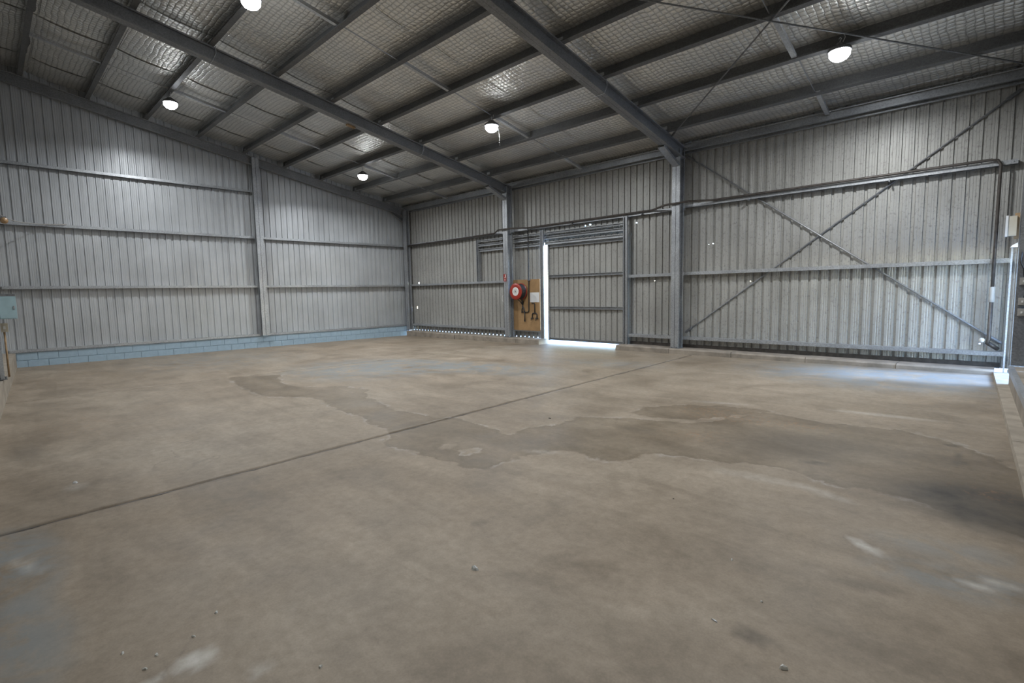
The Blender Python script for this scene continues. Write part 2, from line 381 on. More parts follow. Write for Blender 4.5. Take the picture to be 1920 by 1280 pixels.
def slab(x0f, x1f, nx, ys, seed):
    rnd = random.Random(seed)
    vs = []; fs = []; at = {k: [] for k in ('damp', 'blue', 'oil', 'powder', 'rust')}
    ny = len(ys)
    for j, y in enumerate(ys):
        x0, x1 = x0f(y), x1f(y)
        x0 += .006 * math.sin(y * 7.3 + seed) + .004 * math.sin(y * 23 + seed * 2) + rnd.uniform(-.003, .003)
        x1 += .006 * math.sin(y * 6.1 + seed) + .004 * math.sin(y * 27 + seed) + rnd.uniform(-.003, .003)
        for i in range(nx):
            x = x0 + (x1 - x0) * i / (nx - 1)
            vs.append((x, y, fz(x, y)))
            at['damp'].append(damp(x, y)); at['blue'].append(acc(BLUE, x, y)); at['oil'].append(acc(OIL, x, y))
            at['powder'].append(acc(POW, x, y)); at['rust'].append(acc(RUST, x, y))
    for j in range(ny - 1):
        for i in range(nx - 1):
            k = j * nx + i
            fs.append((k, k + nx, k + nx + 1, k + 1))
    # skirt down the long edges
    for i0, flip in ((0, 0), (nx - 1, 1)):
        o = len(vs)
        for j in range(ny):
            x, y, z = vs[j * nx + i0]; vs.append((x, y, z - .12))
            for k in at: at[k].append(at[k][j * nx + i0])
        for j in range(ny - 1):
            a_, b_ = j * nx + i0, (j + 1) * nx + i0
            fs.append((a_, o + j, o + j + 1, b_) if not flip else (a_, b_, o + j + 1, o + j))
    me = bpy.data.meshes.new('concrete_slab'); me.from_pydata(vs, [], fs); me.update()
    for k, vals in at.items():
        A = me.attributes.new(k, 'FLOAT', 'POINT'); A.data.foreach_set('value', vals)
    for p_ in me.polygons: p_.use_smooth = True
    me.materials.append(M['floor'])
    o = bpy.data.objects.new('concrete_slab', me); col.objects.link(o); o.parent = floor
    return o
ysl = []
y = .16
while y > -13.1:
    ysl.append(y); y -= .055 if y < -4 else .12
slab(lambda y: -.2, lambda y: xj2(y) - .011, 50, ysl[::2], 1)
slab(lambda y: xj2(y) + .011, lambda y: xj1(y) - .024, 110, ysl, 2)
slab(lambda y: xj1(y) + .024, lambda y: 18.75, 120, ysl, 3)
def filler(fx, n0, n1):
    mb = MB(); rnd = random.Random(5); y = .1; L = []; 
    while y > -13:
        L.append(y); y -= .07
    for y in L:
        x = fx(y); w_ = .011 + rnd.uniform(-.003, .003); o_ = .004 * math.sin(y * 9) + rnd.uniform(-.003, .003); z = fz(x, y) - .005 + rnd.uniform(-.003, .001)
        mb.v += [(x + o_ - w_, y, z - .03), (x + o_ - w_, y, z), (x + o_ + w_, y, z), (x + o_ + w_, y, z - .03)]
    for j in range(len(L) - 1):
        for k in range(3):
            a_ = j * 4 + k; mb.f.append((a_, a_ + 4, a_ + 5, a_ + 1))
    return mb.build('joint_filler', 'pipe', floor)
filler(xj1, 0, 0)
# outside apron
ap = MB().hexa([(-14, .16, -.25), (34, .16, -.25), (34, 26, -.25), (-14, 26, -.25), (-14, .16, -.02), (34, .16, .08), (34, 26, -.1), (-14, 26, -.1)]).build('ground_outside', 'outside')
tag(ap, 'pale sunlit concrete apron outside the sliding door', 'ground', kind='structure')
ap2 = MB().hexa([(18.75, -14, -.25), (34, -14, -.25), (34, .16, -.25), (18.75, .16, -.25), (18.75, -14, -.02), (34, -14, -.1), (34, .16, -.0), (18.75, .16, .04)]).build('ground_outside', 'outside')
tag(ap2, 'pale concrete ground outside the end doorway on the right', 'ground', kind='structure')

# ------------------------------------------------------------------ cladding
PITCH = .1905; RD = .029
def sheet_profile(nr, rev=False):
    """(s, depth) for nr ribs, ribs go outward; small swages in the pans"""
    p = [(0, 0)]
    for i in range(nr):
        o = i * PITCH
        p += [(o + .045, 0), (o + .050, .003), (o + .058, .003), (o + .063, 0), (o + .085, 0), (o + .090, .003), (o + .098, .003), (o + .103, 0),
              (o + .130, 0), (o + .139, RD), (o + .178, RD), (o + .187, 0)]
    p += [(nr * PITCH + .004, 0)]
    return p
def sheet(wf, s0, zb, zt, parent, material, nr=4, d0=.15, notch=0.0, holes=(), s1=None, name='cladding_sheet'):
    prof = [(s0 + s, d0 + d) for s, d in sheet_profile(nr)]
    if s1 is not None: prof = [q for q in prof if q[0] <= s1 + 1e-6]
    if len(prof) < 2: return None
    mb = MB(); n = len(prof)
    if not holes:
        for s, d in prof:
            mb.v.append(wf(s, d, zb(s) + (notch if d > d0 + .02 else 0))); 
        for s, d in prof: mb.v.append(wf(s, d, zt(s)))
        mb.f = [(i, i + 1, n + i + 1, n + i) for i in range(n - 1)]
    else:
        zs = sorted(set([0.0, 1.0])); cuts = []
        ss = list(prof)
        for hs, hz, hw, hh in holes:
            for e in (hs - hw / 2, hs + hw / 2):
                for i in range(len(ss) - 1):
                    if ss[i][0] < e < ss[i + 1][0]:
                        t = (e - ss[i][0]) / (ss[i + 1][0] - ss[i][0]); ss.insert(i + 1, (e, ss[i][1] + t * (ss[i + 1][1] - ss[i][1]))); break
            cuts += [hz - hh / 2, hz + hh / 2]
        cuts.sort(); n = len(ss); rows = len(cuts) + 2
        for r_ in range(rows):
            for s, d in ss:
                z = zb(s) + (notch if d > d0 + .02 else 0) if r_ == 0 else zt(s) if r_ == rows - 1 else cuts[r_ - 1]
                mb.v.append(wf(s, d, z))
        for r_ in range(rows - 1):
            for i in range(n - 1):
                sm = (ss[i][0] + ss[i + 1][0]) / 2
                if 0 < r_ < rows - 2:
                    zm = (cuts[r_ - 1] + cuts[r_]) / 2
                    if any(abs(sm - hs) < hw / 2 and abs(zm - hz) < hh / 2 for hs, hz, hw, hh in holes): continue
                k = r_ * n + i; mb.f.append((k, k + 1, k + n + 1, k + n))
    return mb.build(name, material, parent)

wall_left = empty('wall_left', (0, -6, 0), 'ribbed zinc gable wall with pale blue block base at left', 'wall', kind='structure')
wall_right = empty('wall_right', (9, 0, 0), 'long weathered ribbed zinc wall with sliding door', 'wall', kind='structure')
wall_fl = empty('wall_front_left', (9, -12.5, 0), 'ribbed zinc side wall at the left edge beside the camera', 'wall', kind='structure')
wall_fr = empty('wall_front_right', (18.3, -6, 0), 'ribbed zinc end wall at the right edge beside the camera', 'wall', kind='structure')
W4 = PITCH * 4
def top_gable(wf):
    return lambda s: zr(wf(s, 0, 0).y) + .29
# left gable sheets
s = -.16
while s < 12.4:
    sheet(WL, s, lambda q: .40, top_gable(WL), wall_left, 'clad_l', s1=12.6); s += W4
# right wall sheets
HOLES = {(.62, 2.13, .05, .10), (.45, 1.15, .03, .09), (11.18, 1.93, .016, .016), (13.62, 1.85, .016, .016), (12.72, 2.78, .014, .014), (12.62, 2.77, .012, .012), (17.62, .62, .026, .022), (10.62, 3.50, .022, .03), (8.93, 3.60, .03, .035), (9.1, 3.61, .03, .035)}
s = -.18; DX0, DX1 = 7.20, 10.45
while s < 18.2:
    e = s + W4
    hl = [h for h in HOLES if s + .02 < h[0] < e - .02]
    z0 = .20
    nt_ = .045 if e < DX0 + .3 else 0
    if e <= DX0 or s >= DX1:
        sheet(WR, s, lambda q: z0, lambda q: 5.42, wall_right, 'clad_r', notch=nt_, holes=hl)
    elif s < DX0:
        sheet(WR, s, lambda q: z0, lambda q: 3.22, wall_right, 'clad_r', notch=nt_, s1=DX0)
        sheet(WR, s, lambda q: 3.22, lambda q: 5.42, wall_right, 'clad_r')
    elif e > DX1:
        sheet(WR, s, lambda q: 3.22, lambda q: 5.42, wall_right, 'clad_r', holes=hl)
    else:
        sheet(WR, s, lambda q: 3.22, lambda q: 5.42, wall_right, 'clad_r', holes=[h for h in hl if h[1] > 3.3])
    s = e
sheet(WR, 10.33, lambda q: .20, lambda q: 3.24, wall_right, 'clad_r', nr=1)
# side wall near camera
s = -.2
while s < 18.8:
    sheet(WS, s, lambda q: .38, lambda q: zr(-12.2) + .4, wall_fl, 'clad_r', d0=.2); s += W4
# end wall near camera with the doorway next to the corner
s = -.16
while s < 12.9:
    e = s + W4
    if e < .45 or s > 1.5: sheet(WE, s, lambda q: .30, top_gable(WE), wall_fr, 'clad_r')
    else: sheet(WE, s, lambda q: 2.32, top_gable(WE), wall_fr, 'clad_r')
    if s <= 1.5 < e: sheet(WE, 1.53, lambda q: .30, lambda q: 2.4, wall_fr, 'clad_r', nr=3)
    s = e

# ------------------------------------------------------------------ painted block base of the gable wall
mortar = MB().box((-.21, -12.05, -.05), (-.012, .03, .405)).build('mortar_bed', 'mortar', wall_left)
bl_me = {}
def block(y0, y1, z0, z1):
    key = (round(y1 - y0, 2), round(z1 - z0, 2)); 
    if key not in bl_me:
        L, H, e = key[0], key[1], .004
        mb = MB()
        mb.add([(-.18, 0, 0), (-.18, L, 0), (-.18, L, H), (-.18, 0, H), (-e, 0, 0), (-e, L, 0), (-e, L, H), (-e, 0, H), (0, e, e), (0, L - e, e), (0, L - e, H - e), (0, e, H - e)],
               [(0, 1, 2, 3), (4, 8, 9, 5), (5, 9, 10, 6), (6, 10, 11, 7), (7, 11, 8, 4), (8, 11, 10, 9), (0, 4, 5, 1), (1, 5, 6, 2), (2, 6, 7, 3), (3, 7, 4, 0)])
        me = bpy.data.meshes.new('block'); me.from_pydata(mb.v, [], mb.f); me.update(); me.materials.append(M['block']); bl_me[key] = me
    o = bpy.data.objects.new('block', bl_me[key]); col.objects.link(o)
    o.parent = wall_left; o.matrix_parent_inverse = Matrix.Translation(-wall_left.location)
    o.location = (random.uniform(-.003, .003), y0, z0); return o
zc = -.04
for r_, H in enumerate((.235, .195)):
    y = -12.02 + (.2 if r_ % 2 else 0)
    if r_ % 2: block(-12.02, -11.826, zc, zc + H)
    while y < -.05:
        L = min(.392, .02 - y)
        if L > .1: block(y, y + L, zc, zc + H)
        y += .4
    zc += H + .008

# ------------------------------------------------------------------ kerbs
def kerb(x0, x1, label, segs=None):
    k = empty('concrete_kerb', ((x0 + x1) / 2, -.1, fz((x0 + x1) / 2, 0)), label, 'kerb', kind='structure')
    x = x0; rnd = random.Random(int(x0 * 10))
    while x < x1 - .05:
        e = min(x1, x + 1.55)
        yb = -.30 + rnd.uniform(-.012, .012); t = .215 + rnd.uniform(-.006, .006)
        prof = [(yb, -.15), (yb, t - .03), (yb + .025, t), (.145, t), (.145, -.15)]
        mb = MB(); mb.prism(prof, (x + .004, 0, 0), (e - .004, 0, 0), (0, 1, 0), (0, 0, 1))
        mb.build('kerb_segment', 'kerb', k); x = e
    return k
kerb(.25, 7.46, 'rough concrete kerb under the hose reel board and corner bay')
kerb(10.28, 17.84, 'rough concrete kerb under the cross braced wall bay')
# side wall upstand (left edge)
us = empty('concrete_upstand', (9, -12.3, 0), 'tall dusty concrete upstand along the left edge', 'kerb', kind='structure')
WK = WF((-.05, -11.83), (18.5, -12.87), (0, -1))
for i in range(6):
    s0, s1 = i * 3.1 + .005, min(18.5, (i + 1) * 3.1 - .005)
    mb = MB(); P = [WK(s0, 0, -.15), WK(s1, 0, -.15), WK(s1, .5, -.15), WK(s0, .5, -.15), WK(s0, .0, .40), WK(s1, .0, .40), WK(s1, .5, .42), WK(s0, .5, .42)]
    mb.hexa(P); mb.build('upstand_segment', 'kerb2', us)
# end wall: low kerb and raised ledge
lk = empty('concrete_kerb', (18, -6, .1), 'low worn concrete kerb running to the right edge', 'kerb', kind='structure')
WKE = WF((17.80, -.25), (18.42, -12.6), (1, 0))
for i in range(5):
    s0, s1 = i * 2.5 + .004, (i + 1) * 2.5 - .004
    za = lambda s_: fz(18, -s_ - .25) + .055
    MB().hexa([WKE(s0, 0, -.1), WKE(s1, 0, -.1), WKE(s1, .9, -.1), WKE(s0, .9, -.1), WKE(s0, .03, za(s0)), WKE(s1, .03, za(s1)), WKE(s1, .9, za(s1)), WKE(s0, .9, za(s0))]).build('kerb_segment', 'kerb2', lk)
lg = empty('wall_ledge', (18.2, -6, .3), 'raised dusty concrete ledge with steel edge at right edge', 'ledge', kind='structure')
WLG = WF((17.945, 0), (18.52, -12.2), (1, 0))
MB().hexa([WLG(1.55, .01, .05), WLG(12.3, .01, .0), WLG(12.3, .7, .0), WLG(1.55, .7, .05), WLG(1.55, .01, .445), WLG(12.3, .01, .445), WLG(12.3, .7, .445), WLG(1.55, .7, .445)]).build('ledge_top', 'kerb', lg)
MB().hexa([WLG(1.53, -.006, .36), WLG(12.3, -.006, .36), WLG(12.3, .012, .36), WLG(1.53, .012, .36), WLG(1.53, -.006, .45), WLG(12.3, -.006, .45), WLG(12.3, .05, .452), WLG(1.53, .05, .452)]).build('edge_angle', 'galv', lg)

# ------------------------------------------------------------------ roof
ceiling = empty('ceiling', (9, -6, 6.5), 'silver quilted foil blanket lining under the sloping roof', 'ceiling', kind='structure')
PUR = [-.95 - 1.278 * i for i in range(10)]
EAVE_Y = -.06
kn = [.2] + [EAVE_Y] + PUR + [-13.2]
def foil_z(x, y, ph):
    z = zr(y) + .255
    for i in range(len(kn) - 1):
        if kn[i] >= y >= kn[i + 1]:
            t = (kn[i] - y) / (kn[i] - kn[i + 1]); break
    else: t = 0
    sag = .055 * math.sin(math.pi * t) ** .8 * (1 + .25 * math.sin(x * 1.7 + ph))
    return z - sag + .006 * math.sin(x * 9 + ph * 3) * math.sin(math.pi * t)
SW = 1.25; i = 0; x = -.25
while x < 18.85:
    x1 = min(18.95, x + SW); nx = 14; ph = i * 1.37
    yy = []; q = .19
    while q > -13.05: yy.append(q); q -= .107
    mb = MB()
    for yv in yy:
        for k in range(nx):
            u = k / (nx - 1); xx = x + (x1 + .03 - x) * u
            edge = .012 * (1 - min(1, min(u, 1 - u) * 12))
            mb.v.append((xx, yv, foil_z(xx, yv, ph) - edge + (.004 if i % 2 else 0)))
    for j in range(len(yy) - 1):
        for k in range(nx - 1):
            a_ = j * nx + k; mb.f.append((a_, a_ + nx, a_ + nx + 1, a_ + 1))
    mb.build('foil_blanket', 'foil', ceiling, smooth=True)
    x = x1; i += 1
rs = MB(); rs.hexa([(-.4, .35, zr(.35) + .30), (19.1, .35, zr(.35) + .30), (19.1, -13.4, zr(-13.4) + .30), (-.4, -13.4, zr(-13.4) + .30), (-.4, .35, zr(.35) + .34), (19.1, .35, zr(.35) + .34), (19.1, -13.4, zr(-13.4) + .34), (-.4, -13.4, zr(-13.4) + .34)])
rs.build('roof_sheeting', 'clad_r', ceiling)

ORD = ['first', 'second', 'third', 'fourth', 'fifth', 'sixth', 'seventh', 'eighth', 'ninth', 'tenth']
pur_obj = []
for k, yv in enumerate(PUR):
    L = f'dark steel roof purlin, {ORD[k]} up the slope from the right-hand eave'
    o = empty('roof_purlin', (9, yv, zr(yv)), L, 'purlin', 'steel roof purlins')
    t = Vector((0, 1, -SL)).normalized(); n = Vector((0, SL, 1)).normalized()
    xe = 18.25 - .05 * yv
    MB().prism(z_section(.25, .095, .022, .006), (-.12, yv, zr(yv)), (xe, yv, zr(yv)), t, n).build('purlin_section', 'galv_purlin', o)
    for xr in (.10, 6.02, 12.0, 18.1 - .02 * yv):
        MB().box((xr - .06, yv + .012, zr(yv) - .01), (xr + .06, yv + .020, zr(yv) + .15)).build('cleat', 'galv', o)
    # bridging tube to the next purlin down the slope at mid bay, alternate gaps
    pur_obj.append(o)
def bridge(k, xb, tube=True):
    yv = PUR[k]; yn = PUR[k - 1] if k else EAVE_Y
    n = Vector((0, SL, 1)).normalized()
    pa = Vector((xb, yv - .01, zr(yv))) + n * .055; pb = Vector((xb - .04, yn + .0, zr(yn))) + n * .055
    if tube:
        MB().prism([(-.038, -.03), (.038, -.03), (.038, .03), (-.038, .03)], pa, pb, (1, 0, 0), n).build('bridging_tube', 'galv_light', pur_obj[k])
    else:
        MB().tube([pa, pb], .010, 6).build('bridging_rod', 'galv', pur_obj[k])
for xb in (2.9, 9.0, 15.15):
    for k in range(9):
        bridge(k, xb, k % 2 == 0)
# eave purlin
o = empty('eave_purlin', (9, EAVE_Y, 5.05), 'steel eave purlin along the top of the long right wall', 'purlin')
MB().prism(c_section(.17, .075, .02), (-.1, .02, 5.055), (18.2, .02, 5.055), (0, -1, 0), (0, 0, 1)).build('purlin_section', 'galv', o)
MB().prism([(0, 0), (.05, 0), (.05, .003), (.003, .003), (.003, .09), (0, .09)], (-.1, .1, 5.0), (18.2, .1, 5.0), (0, -1, 0), (0, 0, 1)).build('edge_angle', 'galv', o)

# ------------------------------------------------------------------ rafters
RDp = .27
def rafter(xc, label, single=None, y1=-12.75, skew=0.0):
    o = empty('roof_rafter', (xc, -6, zr(-6)), label, 'rafter', 'sloping roof rafters')
    n = Vector((0, SL, 1)).normalized()
    pa = Vector((xc, -.02, zr(-.02))) - n * RDp; pb = Vector((xc - skew * y1, y1, zr(y1))) - n * RDp
    prof = c_section(RDp, .10, .028, .006)
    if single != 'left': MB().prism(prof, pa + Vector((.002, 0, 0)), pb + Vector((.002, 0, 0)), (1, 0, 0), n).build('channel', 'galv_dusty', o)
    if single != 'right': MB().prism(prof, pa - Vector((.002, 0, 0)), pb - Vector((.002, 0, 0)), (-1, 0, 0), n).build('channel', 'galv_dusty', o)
    # fly brace straps and bolts under some purlins
    if single is None:
        for k in (2, 6):
            yv = PUR[k]; b_ = Vector((xc, yv, zr(yv)))
            mb = MB()
            for sgn in (1,):
                mb.tube([b_ + Vector((sgn * .11, .03, .02)), b_ + Vector((sgn * .12, .03, -.12)), b_ - n * (RDp + .008) + Vector((sgn * .10, .02, 0)), b_ - n * (RDp + .012) + Vector((-sgn * .10, .02, 0))], .009, 6)
            mb.build('fly_brace', 'galv_light', o)
    return o
rafter(.005, 'steel end rafter along the sloping top of the left gable wall', 'right', -12.2)
raf1 = rafter(6.02, 'steel roof rafter crossing the upper left, above the hose reel column')
raf2 = rafter(12.0, 'steel roof rafter crossing the upper middle, nearer than the others')
rafter(18.16, 'steel end rafter in the dark at the upper right edge', None, -12.9, .05)

# ------------------------------------------------------------------ columns
def column(xc, yo, zb, zt, label, into=(0, -1), depth=.25, half=.10, knee=True, material='galv', plate=True, singles=(1, -1)):
    """back-to-back lipped channels; yo = outer face point, into = inward direction"""
    i = Vector((*into, 0)).normalized(); sd = Vector((-i.y, i.x, 0))
    P = Vector((xc, yo, 0))
    o = empty('steel_column', (xc, yo, zb), label, 'column', 'upright steel columns')
    for s_ in singles:
        MB().prism(c_section(depth, half - .004, .05, .006), P + Vector((0, 0, zb + .012)) + sd * s_ * .005, P + Vector((0, 0, zt)) + sd * s_ * .005, sd * s_, i).build('channel', material, o)
    if plate:
        q = [P + sd * a_ + i * b_ for a_, b_ in ((-half - .03, -.01), (half + .03, -.01), (half + .03, depth + .03), (-half - .03, depth + .03))]
        MB().hexa([v + Vector((0, 0, zb)) for v in q] + [v + Vector((0, 0, zb + .014)) for v in q]).build('base_plate', 'galv_dark', o)
        for a_ in (-half * .6, half * .6):
            c_ = P + sd * a_ + i * (depth + .016) + Vector((0, 0, zb + .014))
            MB().lathe([(0, .022), (.014, .022), (.014, 0)], c_, (0, 0, 1), 6).build('bolt', 'galv_dark', o)
    if knee:
        a0 = P + i * (depth - .03) + Vector((0, 0, 4.66)); a1 = P + i * .98 + Vector((0, 0, zr(-.98) - RDp - .06))
        dr = (a1 - a0).normalized(); up = sd.cross(dr)
        MB().prism([(-.085, -.0), (.085, 0), (.085, .06), (.079, .06), (.079, .006), (-.079, .006), (-.079, .06), (-.085, .06)], a0 - dr * .03, a1 + dr * .04, sd, up if up.z > 0 else -up).build('knee_brace', 'galv', o)
    return o
column(6.02, 0, .215, zr(0) - .02, 'steel column left of the red hose reel with a small fire sign')
column(11.95, 0, .215, zr(0) - .02, 'steel column between the sliding door bay and cross braced bay')
column(.16, .05, .235, zr(0) - .05, 'dark steel corner column where the two ribbed walls meet', depth=.20, half=.09, knee=False)
column(18.13, .05, .18, zr(0) - .05, 'steel corner column at the right edge beside the meter box', depth=.28, half=.10, knee=False, material='galv_dark')
column(.0, -5.78, .405, zr(-5.78) - .03, 'steel wind column in the middle of the left gable wall', into=(1, 0), depth=.16, half=.105, knee=False, plate=False)
column(6.0, -12.40, .415, zr(-12.2) - .05, 'dark steel column at the left edge beside the pale blue box', into=(0, 1), depth=.25, half=.10, knee=False)
column(12.0, -12.75, .42, zr(-12.2) - .05, 'steel column of the near side wall, just beside the camera', into=(0, 1), depth=.25, half=.10, knee=False)
# knee plate in the corner on the gable side
kb = MB(); a0 = Vector((.02, -.12, 4.70)); a1 = Vector((.02, -.75, 5.05))
kb.prism([(-.0, -.07), (.06, -.07), (.06, -.064), (.006, -.064), (.006, .07), (0, .07)], a0, a1, (1, 0, 0), Vector((0, .5, .85)).normalized())
tag(kb.build('knee_brace', 'galv_dark'), 'short dark knee brace high in the far corner', 'brace')

# ------------------------------------------------------------------ girts
def girt(wf, s0, s1, z, label, material='galv', depth=.15, h=.075, grp='horizontal wall girts', parts=()):
    P = wf((s0 + s1) / 2, 0, z)
    o = empty('wall_girt', P, label, 'girt', grp, 'thing')
    MB().prism(c_section(depth, h, .018, .005), wf(s0, 0, z), wf(s1, 0, z), (0, 0, -1), wf.o).build('girt_section', material, o)
    # bolts at ends
    for q in (s0 + .06, s1 - .06):
        MB().lathe([(0, .012), (.012, .012), (.012, 0)], wf(q, 0, z - .035), -wf.o, 6).build('bolt', 'galv_light', o)
    return o
gz = ((.47, 'lowest'), (2.09, 'second'), (3.69, 'third'), (5.18, 'topmost'))
for z, nme in gz:
    girt(WL, 5.89, 11.95, z, f'{nme} horizontal steel girt on the gable wall left of its middle column')
    if z < 5: girt(WL, .12, 5.67, z, f'{nme} horizontal steel girt on the gable wall right of its middle column')
girt(WR, .27, 5.92, .49, 'lowest steel girt of the long wall bay next to the corner')
girt(WR, .27, 5.92, 2.10, 'middle steel girt of the long wall bay next to the corner')
girt(WR, .27, 5.92, 3.72, 'upper steel girt of the long wall bay next to the corner')
girt(WR, 6.12, 7.36, .49, 'short lowest steel girt below the plywood board')
girt(WR, 6.12, 11.85, 3.74, 'upper steel girt over the sliding door bay')
girt(WR, 10.46, 11.85, 2.11, 'short middle steel girt right of the sliding door')
girt(WR, 10.46, 11.85, .50, 'short lowest steel girt right of the sliding door')
girt(WR, 12.05, 17.95, .50, 'lowest steel girt of the cross braced bay')
girt(WR, 12.05, 17.95, 2.12, 'middle steel girt of the cross braced bay', 'galv_light')
girt(WR, 12.05, 17.95, 3.77, 'upper steel girt of the cross braced bay')
girt(WS, .1, 18.3, 2.09, 'middle steel girt of the side wall at the left edge')
girt(WS, .1, 18.3, 3.70, 'upper steel girt of the side wall at the left edge')
girt(WE, 1.6, 12.5, 2.15, 'middle steel girt of the end wall at the right edge')
# skirting strip on the cross-braced bay
tag(MB().hexa([(10.46, .125, .2), (17.9, .125, .2), (17.9, .148, .2), (10.46, .148, .2), (10.46, .125, .30), (17.9, .125, .30), (17.9, .148, .30), (10.46, .148, .30)]).build('trim_1', 'pipe'), 'dark metal flashing strip along the foot of the cross braced bay', 'flashing', kind='structure')
# base flashing under the lowest gable girt
tag(MB().box((-.02, -11.95, .395), (.02, -5.89, .41)).build('trim_2', 'galv_dark'), 'dark flashing on top of the blue blocks left of the middle column', 'flashing', kind='structure')
tag(MB().box((-.02, -5.67, .395), (.02, -.1, .41)).build('trim_3', 'galv_dark'), 'dark flashing on top of the blue blocks right of the middle column', 'flashing', kind='structure')

# ------------------------------------------------------------------ sliding door and old opening framing
def post(x0, x1, z0, z1, label, y0=-.06, y1=0.0, material='galv'):
    o = empty('door_frame_post', ((x0 + x1) / 2, 0, z0), label, 'post', 'door frame posts')
    MB().prism(c_section(x1 - x0, y1 - y0, .015, .005), (x0, y1, z0), (x0, y1, z1), (0, -1, 0), (1, 0, 0)).build('channel', material, o)
    return o
post(7.35, 7.48, .22, 3.60, 'tall steel door frame post left of the bright door gap')
post(10.34, 10.46, .215, 3.68, 'tall steel door frame post right of the sliding door')
post(4.32, 4.42, 2.09, 3.56, 'short steel post of the closed opening in the corner bay', -.005, .14)
def rail(x0, x1, z, h, label, y0=-.03, material='galv'):
    o = empty('header_rail', ((x0 + x1) / 2, 0, z), label, 'rail', 'steel header rails')
    MB().prism(c_section(h, .06, .012, .005), (x0, y0 + .06, z), (x1, y0 + .06, z), (0, -1, 0), (0, 0, 1)).build('channel', material, o)
    return o
for q0, q1, nm in ((4.43, 5.91, 'left of the hose reel column'), (6.13, 7.34, 'between the hose reel column and door post'), (7.49, 10.33, 'over the sliding door')):
    rail(q0, q1, 3.47, .055, f'upper steel header rail {nm}', -.01)
    rail(q0, q1, 3.31, .08, f'middle steel header rail {nm}', -.01)
    rail(q0, q1, 3.13, .09, f'lower steel header rail {nm}' if q0 < 7.4 else 'lower bright steel door track rail over the sliding door', -.04 if q0 > 7.4 else .02, 'galv_light' if q0 > 7.4 else 'galv')  # paler steel on the door track paints in the light it catches
door = empty('door_1', (9, .06, .2), 'closed ribbed zinc sliding door letting daylight in at its edges', 'door', kind='structure')
WD = WF((7.575, .05), (10.36, .05), (0, 1))
s = .05; nd = 0
while s < 2.7:
    sheet(WD, s, lambda q: .190, lambda q: 3.27, door, 'clad_r', nr=4, d0=.045, s1=2.78, name='door_sheet'); s += W4
for z in (.195, 1.16, 2.13, 3.05):
    MB().prism([(0, 0), (.07, 0), (.07, .005), (.005, .005), (.005, .07), (.07, .07), (.07, .075), (0, .075)], WD(.02, .04, z), WD(2.78, .04, z), (0, -1, 0), (0, 0, 1)).build('rail', 'galv', door)
for q in (0.0, 2.735):
    MB().box(WD(q, -.02, .18), WD(q + .05, .045, 3.27)).build('stile', 'galv', door)
tag(MB().hexa([(10.24, -.30, .02), (10.46, -.30, .02), (10.46, .14, .02), (10.24, .14, .02), (10.26, -.28, .20), (10.46, -.28, .20), (10.46, .14, .20), (10.26, .14, .20)]).build('kerb_stop', 'kerb'), 'chipped concrete kerb end at the foot of the right door post', 'kerb', kind='structure')

# ------------------------------------------------------------------ bracing
def rod(p0, p1, label, r=.011, grp=None, name='bracing_rod', flat=True):
    o = empty(name, Vector(p0), label, 'brace', grp)
    p0, p1 = Vector(p0), Vector(p1); d = (p1 - p0).normalized()
    MB().tube([p0, p1], r, 8).build('rod', 'galv_dark', o)
    for p_, sg in ((p0, 1), (p1, -1)):
        MB().tube([p_ + d * sg * .02, p_ + d * sg * .22], r * 1.9, 8).build('turnbuckle', 'galv_dark', o)
    return o
rod((12.06, .10, 4.95), (17.90, .10, .64), 'diagonal bracing rod falling to the right across the far right bay', .017, 'wall bracing rods')
rod((12.06, .125, .60), (17.94, .125, 4.93), 'diagonal bracing rod rising to the right across the far right bay', .017, 'wall bracing rods')
rz = lambda y: zr(y) - .03
rod((12.1, -.80, rz(-.8)), (18.2, -6.3, rz(-6.3)), 'roof bracing rod running from the middle column up toward the right lamp', .013, 'roof bracing rods')
rod((18.1, -.25, rz(-.25)), (12.1, -6.9, rz(-6.9) - .03), 'roof bracing rod crossing above the brightest lamp at upper right', .013, 'roof bracing rods')

